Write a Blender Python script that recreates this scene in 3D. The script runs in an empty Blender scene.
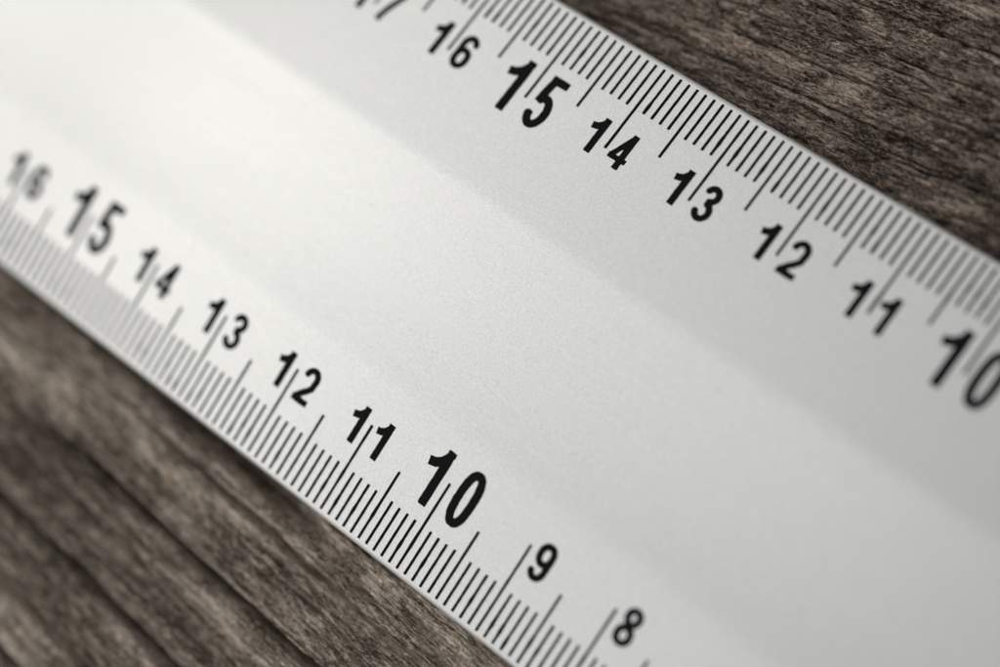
import bpy, math, random
import numpy as np
from mathutils import Matrix, Vector
from mathutils.geometry import tessellate_polygon

MM = 0.001
scene = bpy.context.scene

# ------------------------------------------------------------------ camera
# world: x along the ruler, y across it, z up; tick outer ends of both scales lie at z = 0
EDGE_W = 55.01          # distance between the outer ends of the two scales, mm
SLOPE = 0.140           # slope of the scale bands
cam_d = bpy.data.cameras.new('camera')
cam = bpy.data.objects.new('camera', cam_d)
scene.collection.objects.link(cam)
scene.camera = cam
F = Matrix(((1, 0, 0), (0, -1, 0), (0, 0, -1)))
Rm = Matrix(((0.7758582, -0.5710791, 0.2681657), (0.5415304, 0.8208827, 0.1813736), (-0.3237112, 0.0044997, 0.9461452)))
t = Vector((67.5276, 76.9607, 113.2926))
C = F @ (-(Rm.transposed() @ t)) * MM
cam.matrix_world = Matrix.Translation(C) @ (F @ Rm.transposed() @ F).to_4x4()
cam_d.sensor_fit = 'HORIZONTAL'
cam_d.sensor_width = 36.0
cam_d.lens = 54.0
cam_d.clip_start = 0.005
cam_d.clip_end = 10.0
cam_d.dof.use_dof = True
cam_d.dof.focus_distance = 0.1459
cam_d.dof.aperture_fstop = 4.75
cam_d.dof.aperture_blades = 0

# ------------------------------------------------------------------ light
world = bpy.data.worlds.new('World')
scene.world = world
world.use_nodes = True
bg = world.node_tree.nodes['Background']
bg.inputs['Color'].default_value = (1.0, 0.998, 0.99, 1)
bg.inputs['Strength'].default_value = 0.27
def softbox(name, loc, aim, size, size_y, power, col):
    d = bpy.data.lights.new(name, 'AREA'); d.shape = 'RECTANGLE'
    d.size = size; d.size_y = size_y; d.energy = power; d.color = col
    o = bpy.data.objects.new(name, d); scene.collection.objects.link(o)
    o.location = loc
    o.rotation_euler = (Vector(aim) - Vector(loc)).to_track_quat('-Z', 'Y').to_euler()
    return o
AIM = (-0.110, 0.028, 0)
WARM = (1.0, 0.985, 0.95); COOL = (1.0, 0.998, 0.99)
softbox('softbox_side', (-0.86, 0.05, 0.42), AIM, 0.85, 0.85, 1.45, WARM)
softbox('softbox_low_side', (-0.97, -0.10, 0.25), AIM, 0.60, 0.60, 1.75, WARM)
softbox('softbox_front', (-0.70, -0.60, 0.50), AIM, 0.70, 0.70, 1.35, WARM)
softbox('softbox_high_side', (-0.60, 0.25, 0.75), AIM, 0.85, 0.85, 1.05, COOL)
softbox('softbox_overhead_front', (0.06, -0.50, 0.80), AIM, 0.90, 0.90, 2.1, COOL)
softbox('softbox_overhead', (0.06, 0.30, 0.88), AIM, 1.00, 1.00, 1.4, COOL)

scene.view_settings.view_transform = 'Standard'
scene.view_settings.look = 'None'
scene.view_settings.gamma = 1.0
scene.view_settings.exposure = 0.0
scene.render.engine = 'CYCLES'
scene.cycles.use_denoising = True
scene.cycles.use_adaptive_sampling = False

# ------------------------------------------------------------------ helpers
def link(o, parent=None):
    scene.collection.objects.link(o)
    if parent: o.parent = parent
    return o
def mesh_obj(name, verts, faces, mat, parent=None, smooth=False):
    me = bpy.data.meshes.new(name)
    me.from_pydata([tuple(v) for v in verts], [], faces)
    me.update()
    if smooth: me.polygons.foreach_set('use_smooth', [True] * len(me.polygons))
    if mat: me.materials.append(mat)
    return link(bpy.data.objects.new(name, me), parent)
class NT:
    def __init__(s, name):
        s.m = bpy.data.materials.new(name); s.m.use_nodes = True
        s.t = s.m.node_tree; s.b = s.t.nodes['Principled BSDF']
    def n(s, typ, **kw):
        x = s.t.nodes.new(typ)
        for k, v in kw.items():
            if k in x.inputs: x.inputs[k].default_value = v
            else: setattr(x, k, v)
        return x
    def l(s, a, b): s.t.links.new(a, b)
    def coord(s, scale, rotz=0.0):
        tc = s.n('ShaderNodeTexCoord'); mp = s.n('ShaderNodeMapping')
        mp.inputs['Scale'].default_value = scale; 
        r = s.n('ShaderNodeVectorRotate'); r.rotation_type = 'Z_AXIS'; r.inputs['Angle'].default_value = rotz
        s.l(tc.outputs['Object'], r.inputs['Vector']); s.l(r.outputs[0], mp.inputs['Vector'])
        return mp.outputs[0]
    def noise(s, vec, detail=4.0, rough=0.55, dist=0.0, scale=1.0):
        x = s.n('ShaderNodeTexNoise'); x.inputs['Scale'].default_value = scale
        x.inputs['Detail'].default_value = detail; x.inputs['Roughness'].default_value = rough
        x.inputs['Distortion'].default_value = dist
        s.l(vec, x.inputs['Vector']); return x.outputs['Fac']
    def ramp(s, fac, stops):
        x = s.n('ShaderNodeValToRGB'); e = x.color_ramp.elements
        while len(e) < len(stops): e.new(0.5)
        for el, (p, c) in zip(e, stops):
            el.position = p; el.color = (c, c, c, 1) if isinstance(c, (int, float)) else (*c, 1)
        s.l(fac, x.inputs['Fac']); return x.outputs['Color']
    def mix(s, fac, a, b, mode='MIX'):
        x = s.n('ShaderNodeMix', data_type='RGBA', blend_type=mode)
        for inp, v in ((x.inputs[0], fac), (x.inputs[6], a), (x.inputs[7], b)):
            if isinstance(v, (int, float)): inp.default_value = v
            elif isinstance(v, tuple): inp.default_value = (*v, 1)
            else: s.l(v, inp)
        return x.outputs[2]
    def math(s, op, a, b=None):
        x = s.n('ShaderNodeMath', operation=op)
        for inp, v in ((x.inputs[0], a), (x.inputs[1], b)):
            if v is None: continue
            if isinstance(v, (int, float)): inp.default_value = v
            else: s.l(v, inp)
        return x.outputs[0]
    def bump(s, h, dist, strength=1.0, prev=None):
        x = s.n('ShaderNodeBump'); x.inputs['Strength'].default_value = strength
        x.inputs['Distance'].default_value = dist
        s.l(h, x.inputs['Height'])
        if prev: s.l(prev, x.inputs['Normal'])
        return x.outputs[0]

# ------------------------------------------------------------------ materials
def metal_mat():
    k = NT('satin_anodised_aluminium')
    grain = k.noise(k.coord((6200, 6200, 6200)), 2.0, 0.7)
    brush = k.noise(k.coord((60, 5200, 5200)), 3.0, 0.6)
    blot = k.noise(k.coord((45, 90, 90)), 3.0, 0.5)
    col = k.mix(k.ramp(grain, [(0.3, 0.0), (0.7, 1.0)]), (0.64, 0.64, 0.63), (0.87, 0.87, 0.855))
    col = k.mix(0.25, col, k.ramp(blot, [(0.3, (0.74, 0.74, 0.735)), (0.7, (0.80, 0.80, 0.79))]))
    hair = k.noise(k.coord((14, 2600, 2600)), 2.0, 0.5)
    col = k.mix(k.ramp(hair, [(0.62, 0.0), (0.72, 0.12)]), col, (0.92, 0.92, 0.91))
    dust = k.noise(k.coord((700, 700, 700)), 1.0, 0.5)
    col = k.mix(k.ramp(dust, [(0.785, 0.0), (0.82, 0.22)]), col, (0.30, 0.29, 0.28))
    k.l(col, k.b.inputs['Base Color'])
    k.b.inputs['Metallic'].default_value = 0.85
    rg = k.math('ADD', k.math('MULTIPLY', brush, 0.10), k.math('ADD', k.math('MULTIPLY', blot, 0.09), 0.515))
    k.l(rg, k.b.inputs['Roughness'])
    n1 = k.bump(grain, 0.00002, 0.6)
    n2 = k.bump(brush, 0.00001, 0.30, n1)
    k.l(n2, k.b.inputs['Normal'])
    return k.m
def ink_mat():
    k = NT('black_printing_ink')
    nz = k.noise(k.coord((5000, 5000, 5000)), 3.0, 0.6)
    k.l(k.ramp(nz, [(0.3, (0.003, 0.003, 0.0035)), (0.75, (0.011, 0.0105, 0.011))]), k.b.inputs['Base Color'])
    k.b.inputs['Roughness'].default_value = 0.55
    k.b.inputs['Specular IOR Level'].default_value = 0.05
    k.l(k.bump(nz, 0.00001, 0.5), k.b.inputs['Normal'])
    return k.m
def wood_mat(name, rot, light, mid, dark, seedoff, wts, el):
    k = NT(name)
    def c(sx, sy, off=0.0):
        tc = k.n('ShaderNodeTexCoord'); r = k.n('ShaderNodeVectorRotate'); r.rotation_type = 'Z_AXIS'
        r.inputs['Angle'].default_value = rot
        mp = k.n('ShaderNodeMapping'); mp.inputs['Scale'].default_value = (sx, sy, sy * 0.6)
        mp.inputs['Location'].default_value = (seedoff + off, off * 2.3, off * 1.7)
        k.l(tc.outputs['Object'], r.inputs['Vector']); k.l(r.outputs[0], mp.inputs['Vector']); return mp.outputs[0]
    broad = k.noise(c(22 * el, 280, 3), 4, 0.55, 0.4)
    streak = k.noise(c(120 * el, 1300, 7), 5, 0.62, 0.5)
    fibre = k.noise(c(650 * el, 5000, 11), 4, 0.65, 0.9)
    fuzz = k.noise(c(2600, 4200, 17), 4, 0.7, 1.2)
    patch = k.noise(c(170, 300, 23), 5, 0.6, 0.8)
    f = k.math('ADD', k.math('MULTIPLY', broad, wts[0]), k.math('MULTIPLY', streak, wts[1]))
    f = k.math('ADD', f, k.math('MULTIPLY', fibre, wts[2]))
    f = k.math('ADD', f, k.math('MULTIPLY', fuzz, wts[3]))
    f = k.math('ADD', f, k.math('MULTIPLY', patch, wts[4]))
    col = k.ramp(f, [(0.445, dark), (0.49, mid), (0.535, light), (0.58, tuple(min(1, x * 1.7) for x in light))])
    # short dark checks along the fibre
    chk = k.noise(c(300, 2600, 31), 3, 0.6, 0.3)
    col = k.mix(k.ramp(chk, [(0.30, 0.8), (0.39, 0.0)]), col, tuple(x * 0.35 for x in dark))
    # pale bleached fibre tips and rare rust-coloured specks
    tip = k.noise(c(1700, 5000, 37), 3, 0.7, 1.0)
    col = k.mix(k.ramp(tip, [(0.64, 0.0), (0.74, 0.7)]), col, (0.40, 0.35, 0.30))
    sp = k.noise(c(520, 900, 41), 1, 0.5)
    col = k.mix(k.ramp(sp, [(0.765, 0.0), (0.80, 0.75)]), col, (0.30, 0.13, 0.03))
    k.l(col, k.b.inputs['Base Color'])
    k.b.inputs['Roughness'].default_value = 0.85
    k.b.inputs['Specular IOR Level'].default_value = 0.2
    n1 = k.bump(fibre, 0.00020, 0.9)
    n2 = k.bump(fuzz, 0.00016, 0.9, n1)
    k.l(n2, k.b.inputs['Normal'])
    return k.m

METAL = metal_mat(); INK = ink_mat()
WOOD_A = wood_mat('weathered_wood_grey', 0.055, (0.42, 0.36, 0.30), (0.185, 0.146, 0.114), (0.034, 0.022, 0.015), 2.7, (0.14, 0.20, 0.28, 0.24, 0.14), 1.0)
WOOD_B = wood_mat('weathered_wood_brown', -0.11, (0.29, 0.234, 0.190), (0.080, 0.0565, 0.044), (0.010, 0.0068, 0.0056), 5.3, (0.09, 0.16, 0.30, 0.29, 0.16), 1.5)

# ------------------------------------------------------------------ wood planks (relief is geometry)
def vnoise(x, y, seed):
    rs = np.random.RandomState(seed); T = rs.rand(256, 256)
    xi = np.floor(x).astype(np.int64); yi = np.floor(y).astype(np.int64)
    fx = x - xi; fy = y - yi
    fx = fx * fx * fx * (fx * (fx * 6 - 15) + 10); fy = fy * fy * fy * (fy * (fy * 6 - 15) + 10)
    a = T[xi & 255, yi & 255]; b = T[(xi + 1) & 255, yi & 255]
    c = T[xi & 255, (yi + 1) & 255]; d = T[(xi + 1) & 255, (yi + 1) & 255]
    return ((a * (1 - fx) + b * fx) * (1 - fy) + (c * (1 - fx) + d * fx) * fy) * 2 - 1
def fbm(x, y, seed, octv=4, g=0.5):
    s = 0; a = 1.0; tot = 0
    for i in range(octv):
        s = s + a * vnoise(x * 2 ** i + 17.3 * i, y * 2 ** i + 9.1 * i, seed + i); tot += a; a *= g
    return s / tot
WOOD_LOW, WOOD_UP = -1.95, -2.95          # mean levels of the two planks, mm below the scale edges
def axis(fine0, fine1, step, lo, hi):
    a = list(np.arange(fine0, fine1, step)); g = step; p = a[0]
    left = []
    while p > lo: g = min(g * 1.18, 6); p -= g; left.append(p)
    g = step; p = a[-1]; right = []
    while p < hi: g = min(g * 1.18, 6); p += g; right.append(p)
    left[-1] = lo; right[-1] = hi
    return np.array(left[::-1] + a + right)
def crack(X, YY, line_y, w, depth, x0, x1, seed, fade=14, p=2.4):
    wob = 0.22 * fbm(X / 9.0, X * 0 + seed * 3.1, seed, 3) + 0.08 * fbm(X / 1.6, X * 0 + seed, seed + 5, 2)
    wid = w * (0.75 + 0.5 * (0.5 + 0.5 * fbm(X / 7, X * 0 + 1.7, seed + 9, 2)))
    env = np.clip((X - x0) / fade, 0, 1) * np.clip((x1 - X) / fade, 0, 1)
    env = env * env * (3 - 2 * env)
    d = np.abs(YY - line_y - wob) / (wid * (0.25 + 0.75 * env) + 1e-6)
    return depth * env * np.exp(-d ** p)
def plank(xs, ys, hfun, mat, parent, level, thick=14.0):
    X, Y = np.meshgrid(xs, ys, indexing='ij')
    H = hfun(X, Y)
    nx, ny = X.shape
    top = np.stack([X, Y, level + H], -1).reshape(-1, 3)
    # skirt: sides and underside
    idx = np.arange(nx * ny).reshape(nx, ny)
    q = np.stack([idx[:-1, :-1], idx[1:, :-1], idx[1:, 1:], idx[:-1, 1:]], -1).reshape(-1, 4)
    ring = np.concatenate([idx[:, 0], idx[-1, 1:], idx[-2::-1, -1], idx[0, -2:0:-1]])
    low = top[ring].copy(); low[:, 2] = level - thick
    lo_i = len(top) + np.arange(len(ring))
    r2 = np.roll(ring, -1); l2 = np.roll(lo_i, -1)
    side = np.stack([ring, lo_i, l2, r2], -1)
    V = np.concatenate([top, low]) * MM
    quads = np.concatenate([q, side])
    me = bpy.data.meshes.new('plank')
    nq = len(quads)
    me.vertices.add(len(V)); me.vertices.foreach_set('co', V.astype(np.float32).ravel())
    nl = nq * 4 + len(lo_i)
    me.loops.add(nl)
    me.loops.foreach_set('vertex_index', np.concatenate([quads.ravel(), lo_i[::-1]]).astype(np.int32))
    me.polygons.add(nq + 1)
    me.polygons.foreach_set('loop_start', np.concatenate([np.arange(nq) * 4, [nq * 4]]).astype(np.int32))
    me.update(calc_edges=True)
    sm = np.zeros(nq + 1, bool); sm[:len(q)] = True
    me.polygons.foreach_set('use_smooth', sm)
    me.materials.append(mat)
    me.validate()
    return link(bpy.data.objects.new('plank', me), parent)

def veins(X, YY, sx, sy, w, depth, seed, thr=0.0):
    """thin wandering checks along the grain, broken up by a mask"""
    n_ = fbm(X / sx, YY / sy, seed, 2, 0.35)
    m_ = np.clip((fbm(X / (sx * 0.7), YY / (sy * 1.6), seed + 7, 2) - thr) * 4, 0, 1)
    return depth * m_ * np.exp(-(n_ / w) ** 2)
def h_lower(X, Y):
    YY = Y + 0.055 * (X + 120) + 0.35 * fbm(X / 26, Y / 14, 3, 3)
    h = 0.32 * fbm(X / 55, YY / 3.1, 11, 3) + 0.20 * fbm(X / 26, YY / 1.2, 21, 3)
    h += 0.22 * fbm(X / 5, YY / 0.50, 31, 3)
    h += 0.17 * fbm(X / 2.2, YY / 0.30, 41, 3, 0.6)
    h -= 0.6 * np.clip(fbm(X / 6, YY / 0.7, 51, 3) - 0.25, 0, 1)
    h += 0.16 * fbm(X / 0.9, YY / 0.4, 61, 2)
    h -= 0.7 * np.clip(fbm(X / 2.6, YY / 1.2, 63, 3) - 0.34, 0, 1)
    h -= veins(X, YY, 17, 1.5, 0.10, 0.9, 401, 0.05)
    h -= veins(X, YY, 8, 0.7, 0.14, 0.5, 421, 0.1)
    h -= crack(X, YY, -12.35, 0.50, 10.5, -142, 60, 71, 14, 6)
    h -= crack(X, YY, -12.9, 1.1, 0.8, -150, 60, 72)
    h -= crack(X, YY, -22.2, 0.42, 9.0, -165, 40, 73, 14, 6)
    h -= crack(X, YY, -21.7, 1.0, 0.7, -165, 40, 74)
    h -= crack(X, YY, -17.3, 1.2, 1.1, -170, -60, 75)
    h -= crack(X, YY, -5.3, 0.30, 1.5, -146, -84, 77, 20, 2.4)
    h -= crack(X, YY, -5.6, 0.9, 0.8, -150, -70, 76)
    h -= veins(X, YY, 42, 2.6, 0.06, 0.9, 481, 0.1)
    h -= crack(X, YY, -1.9, 1.2, 4.5, -172, -104, 78, 14, 3)  # groove added beside the ruler's lower edge to deepen the shadow strip
    h -= crack(X, YY, -28.6, 0.45, 2.2, -190, -40, 79)
    h -= crack(X, YY, -33.8, 0.35, 5.0, -150, 30, 81)
    return h
def h_upper(X, Y):
    YY = Y - 0.11 * (X + 100) + 0.5 * fbm(X / 22, Y / 16, 103, 3)
    h = 0.34 * fbm(X / 38, YY / 4.2, 111, 3) + 0.24 * fbm(X / 7, YY / 1.0, 121, 3)
    h += 0.28 * fbm(X / 2.0, YY / 0.40, 131, 3, 0.6)
    h += 0.18 * fbm(X / 1.1, YY / 0.32, 141, 2)
    h -= 0.9 * np.clip(fbm(X / 2.8, YY / 0.45, 151, 2) - 0.26, 0, 1)
    h -= 1.0 * np.clip(fbm(X / 2.4, YY / 1.5, 161, 3) - 0.34, 0, 1)
    h -= veins(X, YY, 9, 0.9, 0.11, 0.9, 441, 0.0)
    h -= veins(X, YY, 6, 0.55, 0.16, 0.5, 461, 0.05)
    for i, (ly, x0, x1) in enumerate([(60.0, -118, -84), (63.4, -106, -70), (67.2, -98, -66), (70.8, -104, -62), (58.3, -92, -60)]):
        h -= crack(X, YY, ly, 0.13, 0.9, x0, x1, 171 + i * 3, 8)
    return h
table = link(bpy.data.objects.new('wooden_tabletop', None))
table['kind'] = 'structure'
table['label'] = 'weathered grey-brown wooden planks under the ruler'
JOINT = 27.0
FIBRE = NT('bleached_wood_fibre')
fn = FIBRE.noise(FIBRE.coord((900, 900, 900)), 2.0, 0.6)
FIBRE.l(FIBRE.ramp(fn, [(0.35, (0.10, 0.078, 0.060)), (0.65, (0.36, 0.31, 0.255))]), FIBRE.b.inputs['Base Color'])
FIBRE.b.inputs['Roughness'].default_value = 0.8
def loose_fibres(parent, hfun, level, tilt, x0, x1, y0, y1, count, seed):
    # hair-thin slivers lifting off the weathered surface: too many to count, one mesh
    rs = np.random.RandomState(seed); K = 6
    cx = rs.uniform(x0, x1, count); cy = rs.uniform(y0, y1, count)
    ln = rs.gamma(2.2, 0.42, count) + 0.35; an = tilt + rs.normal(0, 0.28, count)
    bend = rs.normal(0, 0.22, count); wd = rs.uniform(0.014, 0.036, count); lift = rs.gamma(1.5, 0.035, count)
    t_ = np.linspace(-0.5, 0.5, K)[None, :]
    px = cx[:, None] + ln[:, None] * t_ * np.cos(an)[:, None] - bend[:, None] * ln[:, None] * t_ ** 2 * np.sin(an)[:, None]
    py = cy[:, None] + ln[:, None] * t_ * np.sin(an)[:, None] + bend[:, None] * ln[:, None] * t_ ** 2 * np.cos(an)[:, None]
    pz = level + hfun(px, py) + 0.01 + lift[:, None] * (t_ + 0.5)
    nx, ny = -np.sin(an)[:, None], np.cos(an)[:, None]
    wt = wd[:, None] * np.array([0.3, 0.9, 1.0, 1.0, 0.8, 0.2])[None, :]
    A = np.stack([px + nx * wt, py + ny * wt, pz], -1); B = np.stack([px - nx * wt, py - ny * wt, pz], -1)
    Cc = np.stack([px, py, pz + wt * 1.2], -1)
    V = np.stack([A, B, Cc], 2).reshape(-1, 3) * MM
    base = (np.arange(count) * K * 3)[:, None, None] + (np.arange(K - 1) * 3)[None, :, None]
    q = np.concatenate([base + np.array([0, 3, 5, 2]), base + np.array([2, 5, 4, 1]), base + np.array([1, 4, 3, 0])], 1).reshape(-1, 4)
    me = bpy.data.meshes.new('loose_fibres'); me.from_pydata(V.tolist(), [], q.tolist()); me.update(); me.materials.append(FIBRE.m)
    o = link(bpy.data.objects.new('loose_fibres', me), parent); o['kind'] = 'stuff'
    return o
lower = plank(axis(-172, -74, 0.17, -330, 170), axis(-42, 2, 0.085, -120, JOINT - 0.4), h_lower, WOOD_A, table, WOOD_LOW)
lower['label'] = 'grey weathered plank with deep cracks along its grain'
upper = plank(axis(-130, -54, 0.16, -330, 170), axis(53, 84, 0.08, JOINT + 0.4, 180), h_upper, WOOD_B, table, WOOD_UP)
loose_fibres(lower, h_lower, WOOD_LOW, -0.055, -168, -78, -40, 1, 3800, 5)
loose_fibres(upper, h_upper, WOOD_UP, 0.11, -128, -56, 54, 84, 3600, 6)
upper['label'] = 'dark brown weathered plank with fine fibrous grain'

# ------------------------------------------------------------------ ruler
ruler = link(bpy.data.objects.new('ruler', None))
ruler.location = (-0.100, 0.0275, -0.0027)
ruler['label'] = 'silver aluminium ruler with black centimetre scales along both edges'
ruler['category'] = 'ruler'
bpy.context.view_layer.update()
INV = ruler.matrix_world.inverted()
def put(o):
    o.parent = ruler; o.matrix_parent_inverse = INV
    return o

U0, U1 = -232.0, 46.0
CREASE = EDGE_W - 21.0
LOWB = 14.0
def slope_at(y):
    s = np.where(y < LOWB, SLOPE, 0.0)
    rise = SLOPE * 21.0 - SLOPE * LOWB
    top = 0.27; low = 2 * rise / (CREASE - LOWB) - top      # shallow concave trough
    mid = low + (top - low) * (y - LOWB) / (CREASE - LOWB)
    s = np.where((y >= LOWB) & (y < CREASE), mid, s)
    return np.where(y >= CREASE, -SLOPE, s)
yy = np.arange(-8, EDGE_W + 8, 0.05)
sl = slope_at(yy)
ker = np.exp(-0.5 * (np.arange(-60, 61) * 0.05 / 0.62) ** 2); ker /= ker.sum()
sharp = np.convolve(np.pad(sl, 60, mode='edge'), ker, 'valid')
kw = np.exp(-0.5 * (np.arange(-60, 61) * 0.05 / 0.9) ** 2); kw /= kw.sum()
soft = np.convolve(np.pad(sl, 60, mode='edge'), kw, 'valid')
sl = np.where(yy < (LOWB + CREASE) / 2, soft, sharp)
hh = np.concatenate([[0], np.cumsum((sl[1:] + sl[:-1]) * 0.5 * 0.05)])
hh -= np.interp(0.0, yy, hh)
hh_end = np.interp(EDGE_W, yy, hh)
hh = hh - hh_end * np.clip((yy - LOWB) / (CREASE - LOWB), 0, 1)
RIM = 0.58; OUT = 0.62
ys = np.concatenate([np.arange(0.0, LOWB - 3, 1.0), np.arange(LOWB - 3, LOWB + 3, 0.15),
                     np.arange(LOWB + 3, CREASE - 1.6, 0.5), np.arange(CREASE - 1.6, CREASE + 1.6, 0.1),
                     np.arange(CREASE + 1.6, EDGE_W, 1.0), [EDGE_W]])
ys = np.unique(np.round(ys, 4)); ys = ys[np.concatenate([[True], np.diff(ys) > 0.04])]
prof = [(y, float(np.interp(y, yy, hh))) for y in ys]
def rim(y0, sgn):
    pts = []
    a0 = math.atan(SLOPE)
    cy = y0 + sgn * (OUT - RIM); cz = -SLOPE * (OUT - RIM) - RIM
    for i in range(1, 11):
        a = math.pi / 2 - a0 - (math.pi / 2 - a0) * (i - 1) / 9.0
        pts.append((cy + sgn * RIM * math.cos(a), cz + RIM * math.sin(a)))
    return pts
lo_rim = rim(0.0, -1); up_rim = rim(EDGE_W, 1)
TH = 1.15
bottom = [(EDGE_W + OUT, -TH), (EDGE_W - 1.5, -TH), (EDGE_W - 2.0, -2.95), (EDGE_W - 6.5, -2.95), (EDGE_W - 7.0, -0.35),
          (CREASE, 1.6), (LOWB, 0.7), (7.0, -0.35), (6.5, -2.05), (2.0, -2.05), (1.5, -TH), (-OUT, -TH)]
loop = lo_rim[::-1] + prof + up_rim + bottom
n = len(loop)
V = [(U0 * MM, y * MM, z * MM) for y, z in loop] + [(U1 * MM, y * MM, z * MM) for y, z in loop]
Fc = [(i, (i + 1) % n, n + (i + 1) % n, n + i) for i in range(n)]
Fc += [tuple(range(n))[::-1], tuple(range(n, 2 * n))]
body = mesh_obj('body', V, Fc, METAL)
ntop = len(lo_rim) + len(prof) + len(up_rim) - 1
for p in body.data.polygons:
    p.use_smooth = p.index < ntop
put(body)

# ---- printed ticks: thin ink slabs lying on the sloped bands
INK_T = 0.012
ANG = math.atan(SLOPE); CA = math.cos(ANG)
rnd = random.Random(7)
def tick_mesh(length, seed):
    r = random.Random(seed); w = 0.152; L = length / CA
    m = 14
    blob = r.random() < 0.35; bp = r.uniform(0.12, 0.5); 
    left, right = [], []
    for i in range(m + 1):
        f = i / m; hw = w * (1 + r.uniform(-0.07, 0.07))
        if blob: hw *= 1 + 0.38 * math.exp(-((f - bp) * L / 0.45) ** 2)
        if i in (0, m): hw *= 0.62
        y = f * L
        if i == 1: y = 0.05
        if i == m - 1: y = L - 0.05
        j = r.uniform(-0.006, 0.006)
        left.append((-hw + j, y)); right.append((hw + j, y))
    out = right + left[::-1]
    k = len(out)
    V = [(x * MM, y * MM, INK_T * MM) for x, y in out] + [(x * MM, y * MM, -0.004 * MM) for x, y in out]
    Fc = []
    for i in range(m): Fc.append((i, i + 1, k - 2 - i, k - 1 - i))
    Fc += [(i, k + i, k + (i + 1) % k, (i + 1) % k) for i in range(k)]
    me = bpy.data.meshes.new('tick_mark'); me.from_pydata(V, [], Fc); me.update(); me.materials.append(INK)
    return me
LEN = {'mm': 5.0, 'half': 7.8, 'cm': 9.9}
TM = {k: [tick_mesh(v, i * 13 + len(k)) for i in range(7)] for k, v in LEN.items()}
OFF_UP = 33.38
def place_tick(u, upperside, kind):
    o = bpy.data.objects.new('tick_mark', rnd.choice(TM[kind]))
    link(o)
    L = LEN[kind]; jit = rnd.uniform(-0.04, 0.04)
    if upperside:
        y = EDGE_W - L; z = SLOPE * L
        o.location = (u * MM, (y + jit) * MM, (z - SLOPE * jit) * MM); o.rotation_euler = (-ANG, 0, 0)
    else:
        o.location = (u * MM, jit * MM, SLOPE * jit * MM); o.rotation_euler = (ANG, 0, 0)
    put(o)
def kind_of(i): return 'cm' if i % 10 == 0 else 'half' if i % 5 == 0 else 'mm'
LO_R = (60, 186); UP_R = (82, 216)
for i in range(LO_R[0], LO_R[1] + 1): place_tick(-i, False, kind_of(i))
for i in range(UP_R[0], UP_R[1] + 1): place_tick(-i + OFF_UP, True, kind_of(i))

# ---- printed numbers: outlines traced from signed distance fields of the strokes
def arc(cx, cy, rx, ry, a0, a1, m=26):
    return [(cx + rx * math.cos(math.radians(a0 + (a1 - a0) * i / m)), cy + ry * math.sin(math.radians(a0 + (a1 - a0) * i / m))) for i in range(m + 1)]
def sup(cx, cy, rx, ry, p=2.5, m=48):
    o = []
    for i in range(m + 1):
        a = 2 * math.pi * i / m; c, s = math.cos(a), math.sin(a)
        o.append((cx + rx * math.copysign(abs(c) ** (2 / p), c), cy + ry * math.copysign(abs(s) ** (2 / p), s)))
    return o
def glyph_strokes(d, w, r):
    """list of (polyline, closed, radius) in a box w wide and 1 high"""
    if d == '0': return [(sup(w / 2, .5, w / 2 - r, .5 - r, 2.5), True, r)]
    if d == '1':
        r *= 1.08; xs = w * 0.5 + 0.10 - r
        return [([(xs, 0), (xs, 1)], False, r),
                ([(xs + r * .2, .965), (xs - .03, .84), (xs - .09, .755), (xs - .17, .70), (xs - r - .21, .672)], False, r * 1.0)]
    if d == '2':
        a = arc(w / 2, .705, w / 2 - r, .295 - r, 172, -8)
        a += [(w - r - .02 * w, .60), (w * .80, .49), (w * .60, .37), (w * .38, .255), (w * .22, .14), (r * .95, .05)]
        return [(a, False, r), ([(0, r), (w, r)], False, r)]
    if d == '3':
        return [(arc(.49 * w, .74, .47 * w - r, .26 - r, 168, -92), False, r), ([(.36 * w, .535), (.55 * w, .535)], False, r * .95),
                (arc(.5 * w, .285, .5 * w - r, .285 - r, 95, -170), False, r)]
    if d == '4':
        xs = .72 * w
        return [([(xs, 0), (xs, 1)], False, r), ([(xs, .955), (r * 1.0, .30)], False, r * .84), ([(0, .265), (w * 1.04, .265)], False, r * .84)]
    if d == '5':
        return [([(.16 * w, 1 - r), (.96 * w, 1 - r)], False, r), ([(.16 * w + r, 1 - r), (.05 * w + r, .465)], False, r),
                ([(.05 * w + r, .485)] + arc(.5 * w, .325, .5 * w - r, .325 - r, 128, -168), False, r)]
    if d in '69':
        s = [(sup(w / 2, .315, w / 2 - r, .315 - r, 2.2), True, r),
             ([(r, .31), (r, .45), (r + .005, .60)] + arc(w / 2, .70, w / 2 - r, .30 - r, 178, 18), False, r)]
        if d == '9': s = [([(w - x, 1 - y) for x, y in p], c, rr) for p, c, rr in s]
        return s
    if d == '7':
        return [([(0, 1 - r), (w, 1 - r)], False, r), ([(w - r * .8, 1 - r), (w * .70, .70), (w * .47, .40), (w * .36, .15), (w * .34, 0)], False, r)]
    if d == '8':
        return [(sup(.5 * w, .745, .46 * w - r, .255 - r, 2.1), True, r), (sup(.5 * w, .28, .5 * w - r, .28 - r, 2.1), True, r)]
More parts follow.
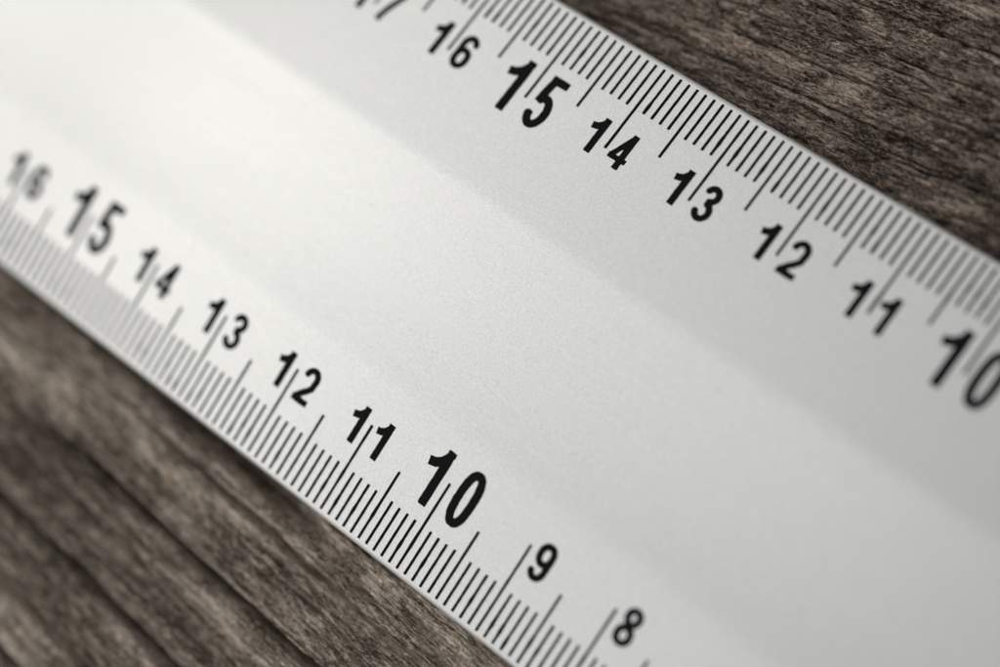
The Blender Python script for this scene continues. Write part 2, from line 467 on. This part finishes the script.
def glyph_contours(d, w, r, N=74):
    rd = 0.016
    cell = 1.0 / N
    x = np.arange(-0.12, w + 0.12, cell); y = np.arange(-0.06, 1.06, cell)
    X, Y = np.meshgrid(x, y, indexing='ij'); D = np.full(X.shape, 9.0)
    for pl, closed, rad in glyph_strokes(d, w, r):
        for i in range(len(pl) - 1):
            (ax, ay), (bx, by) = pl[i], pl[i + 1]
            dx, dy = bx - ax, by - ay; LL = dx * dx + dy * dy
            if LL < 1e-12: continue
            tt = np.clip(((X - ax) * dx + (Y - ay) * dy) / LL, 0, 1)
            dist = np.hypot(X - ax - tt * dx, Y - ay - tt * dy) - (rad - rd)
            L = math.sqrt(LL)
            if not closed and i == 0: dist = np.maximum(dist, -((X - ax) * dx + (Y - ay) * dy) / L + rd)
            if not closed and i == len(pl) - 2: dist = np.maximum(dist, ((X - bx) * dx + (Y - by) * dy) / L + rd)
            D = np.minimum(D, dist)
    D = np.clip(D, 0.0 - 9, 9) - rd
    D += 0.006 * fbm(X * 16 + ord(d), Y * 16, 900, 2)      # ragged ink edge
    # marching squares -> directed segments (inside on the left)
    segs = {}
    ins = D < 0
    def pt(i0, j0, i1, j1):
        a, b = D[i0, j0], D[i1, j1]; f = a / (a - b)
        return (x[i0] + f * (x[i1] - x[i0]), y[j0] + f * (y[j1] - y[j0]))
    tbl = {1: [(3, 0)], 2: [(0, 1)], 3: [(3, 1)], 4: [(1, 2)], 5: [(3, 0), (1, 2)], 6: [(0, 2)], 7: [(3, 2)],
           8: [(2, 3)], 9: [(2, 0)], 10: [(0, 1), (2, 3)], 11: [(2, 1)], 12: [(1, 3)], 13: [(1, 0)], 14: [(0, 3)]}
    nxt = {}; pos = {}
    for i in range(len(x) - 1):
        for j in range(len(y) - 1):
            c = ins[i, j] * 1 + ins[i + 1, j] * 2 + ins[i + 1, j + 1] * 4 + ins[i, j + 1] * 8
            if c in (0, 15): continue
            ek = [('h', i, j), ('v', i + 1, j), ('h', i, j + 1), ('v', i, j)]
            ep = [(i, j, i + 1, j), (i + 1, j, i + 1, j + 1), (i, j + 1, i + 1, j + 1), (i, j, i, j + 1)]
            for a, b in tbl[int(c)]:
                nxt[ek[a]] = ek[b]
                for e in (a, b):
                    if ek[e] not in pos: pos[ek[e]] = pt(*ep[e])
    loops = []; used = set()
    for s in list(nxt):
        if s in used: continue
        lp = []; k = s
        while k in nxt and k not in used:
            used.add(k); lp.append(pos[k]); k = nxt[k]
        if len(lp) > 10: loops.append(lp[::2] if len(lp) > 40 else lp)
    return loops
GC = {}
def number_obj(text, boxes, height, y0, u, upperside, rr, zc):
    V = []; Fc = []
    for ch, (bx, bw) in zip(text, boxes):
        key = (ch, round(bw / height, 3), rr)
        if key not in GC: GC[key] = glyph_contours(ch, bw / height, rr)
        loops = GC[key]
        tri = tessellate_polygon([[Vector((px, py, 0)) for px, py in lp] for lp in loops])
        base = len(V); flat = [p for lp in loops for p in lp]
        for z in (INK_T, -0.004):
            V += [((bx + px * height) * MM, (py * height / CA) * MM, z * MM) for px, py in flat]
        nn = len(flat)
        for a, b, c in tri:
            (x1, y1), (x2, y2), (x3, y3) = flat[a], flat[b], flat[c]
            if (x2 - x1) * (y3 - y1) - (x3 - x1) * (y2 - y1) < 0: b, c = c, b
            Fc.append((base + a, base + b, base + c))
        o0 = 0
        for lp in loops:
            m = len(lp)
            for i in range(m):
                p, q_ = o0 + i, o0 + (i + 1) % m
                Fc.append((base + q_, base + p, base + nn + p, base + nn + q_))
            o0 += m
    o = mesh_obj('number', V, Fc, INK)
    o['label'] = 'printed black number ' + text
    if upperside:
        d = y0 + height; o.location = (u * MM, (EDGE_W - d) * MM, SLOPE * d * MM); o.rotation_euler = (-ANG, 0, 0)
    else:
        o.location = (u * MM, y0 * MM, SLOPE * y0 * MM); o.rotation_euler = (ANG, 0, 0)
    put(o)
def number(val, upperside):
    big = val % 5 == 0
    h = 6.05 if big else 4.0
    w = 2.50 if big else 1.98
    rr = 0.072 if big else 0.084
    u = -val * 10 + (OFF_UP if upperside else 0)
    sh = -0.17 if upperside else 0.0
    txt = str(val)
    def box(ch, second):
        if second:
            x0 = (0.92 if big else 0.84) - (0.08 if ch == '4' else 0)
            return (x0 + sh, w)
        # first digit: right side at a fixed gap left of the long tick
        right = -0.92 if big else -0.84
        if ch == '1': return (right + sh - (w * 0.5 + 0.10 * h), w)
        return (right + sh - w, w)
    if len(txt) == 2: boxes = [box(txt[0], False), box(txt[1], True)]
    else: boxes = [box(txt[0], True)]
    y0 = (6.25 if upperside else 6.5) if big else (7.17 if upperside else 7.12)
    number_obj(txt, boxes, h, y0, u, upperside, rr, 0)
for v in range(6, 19): number(v, False)
for v in range(9, 22): number(v, True)
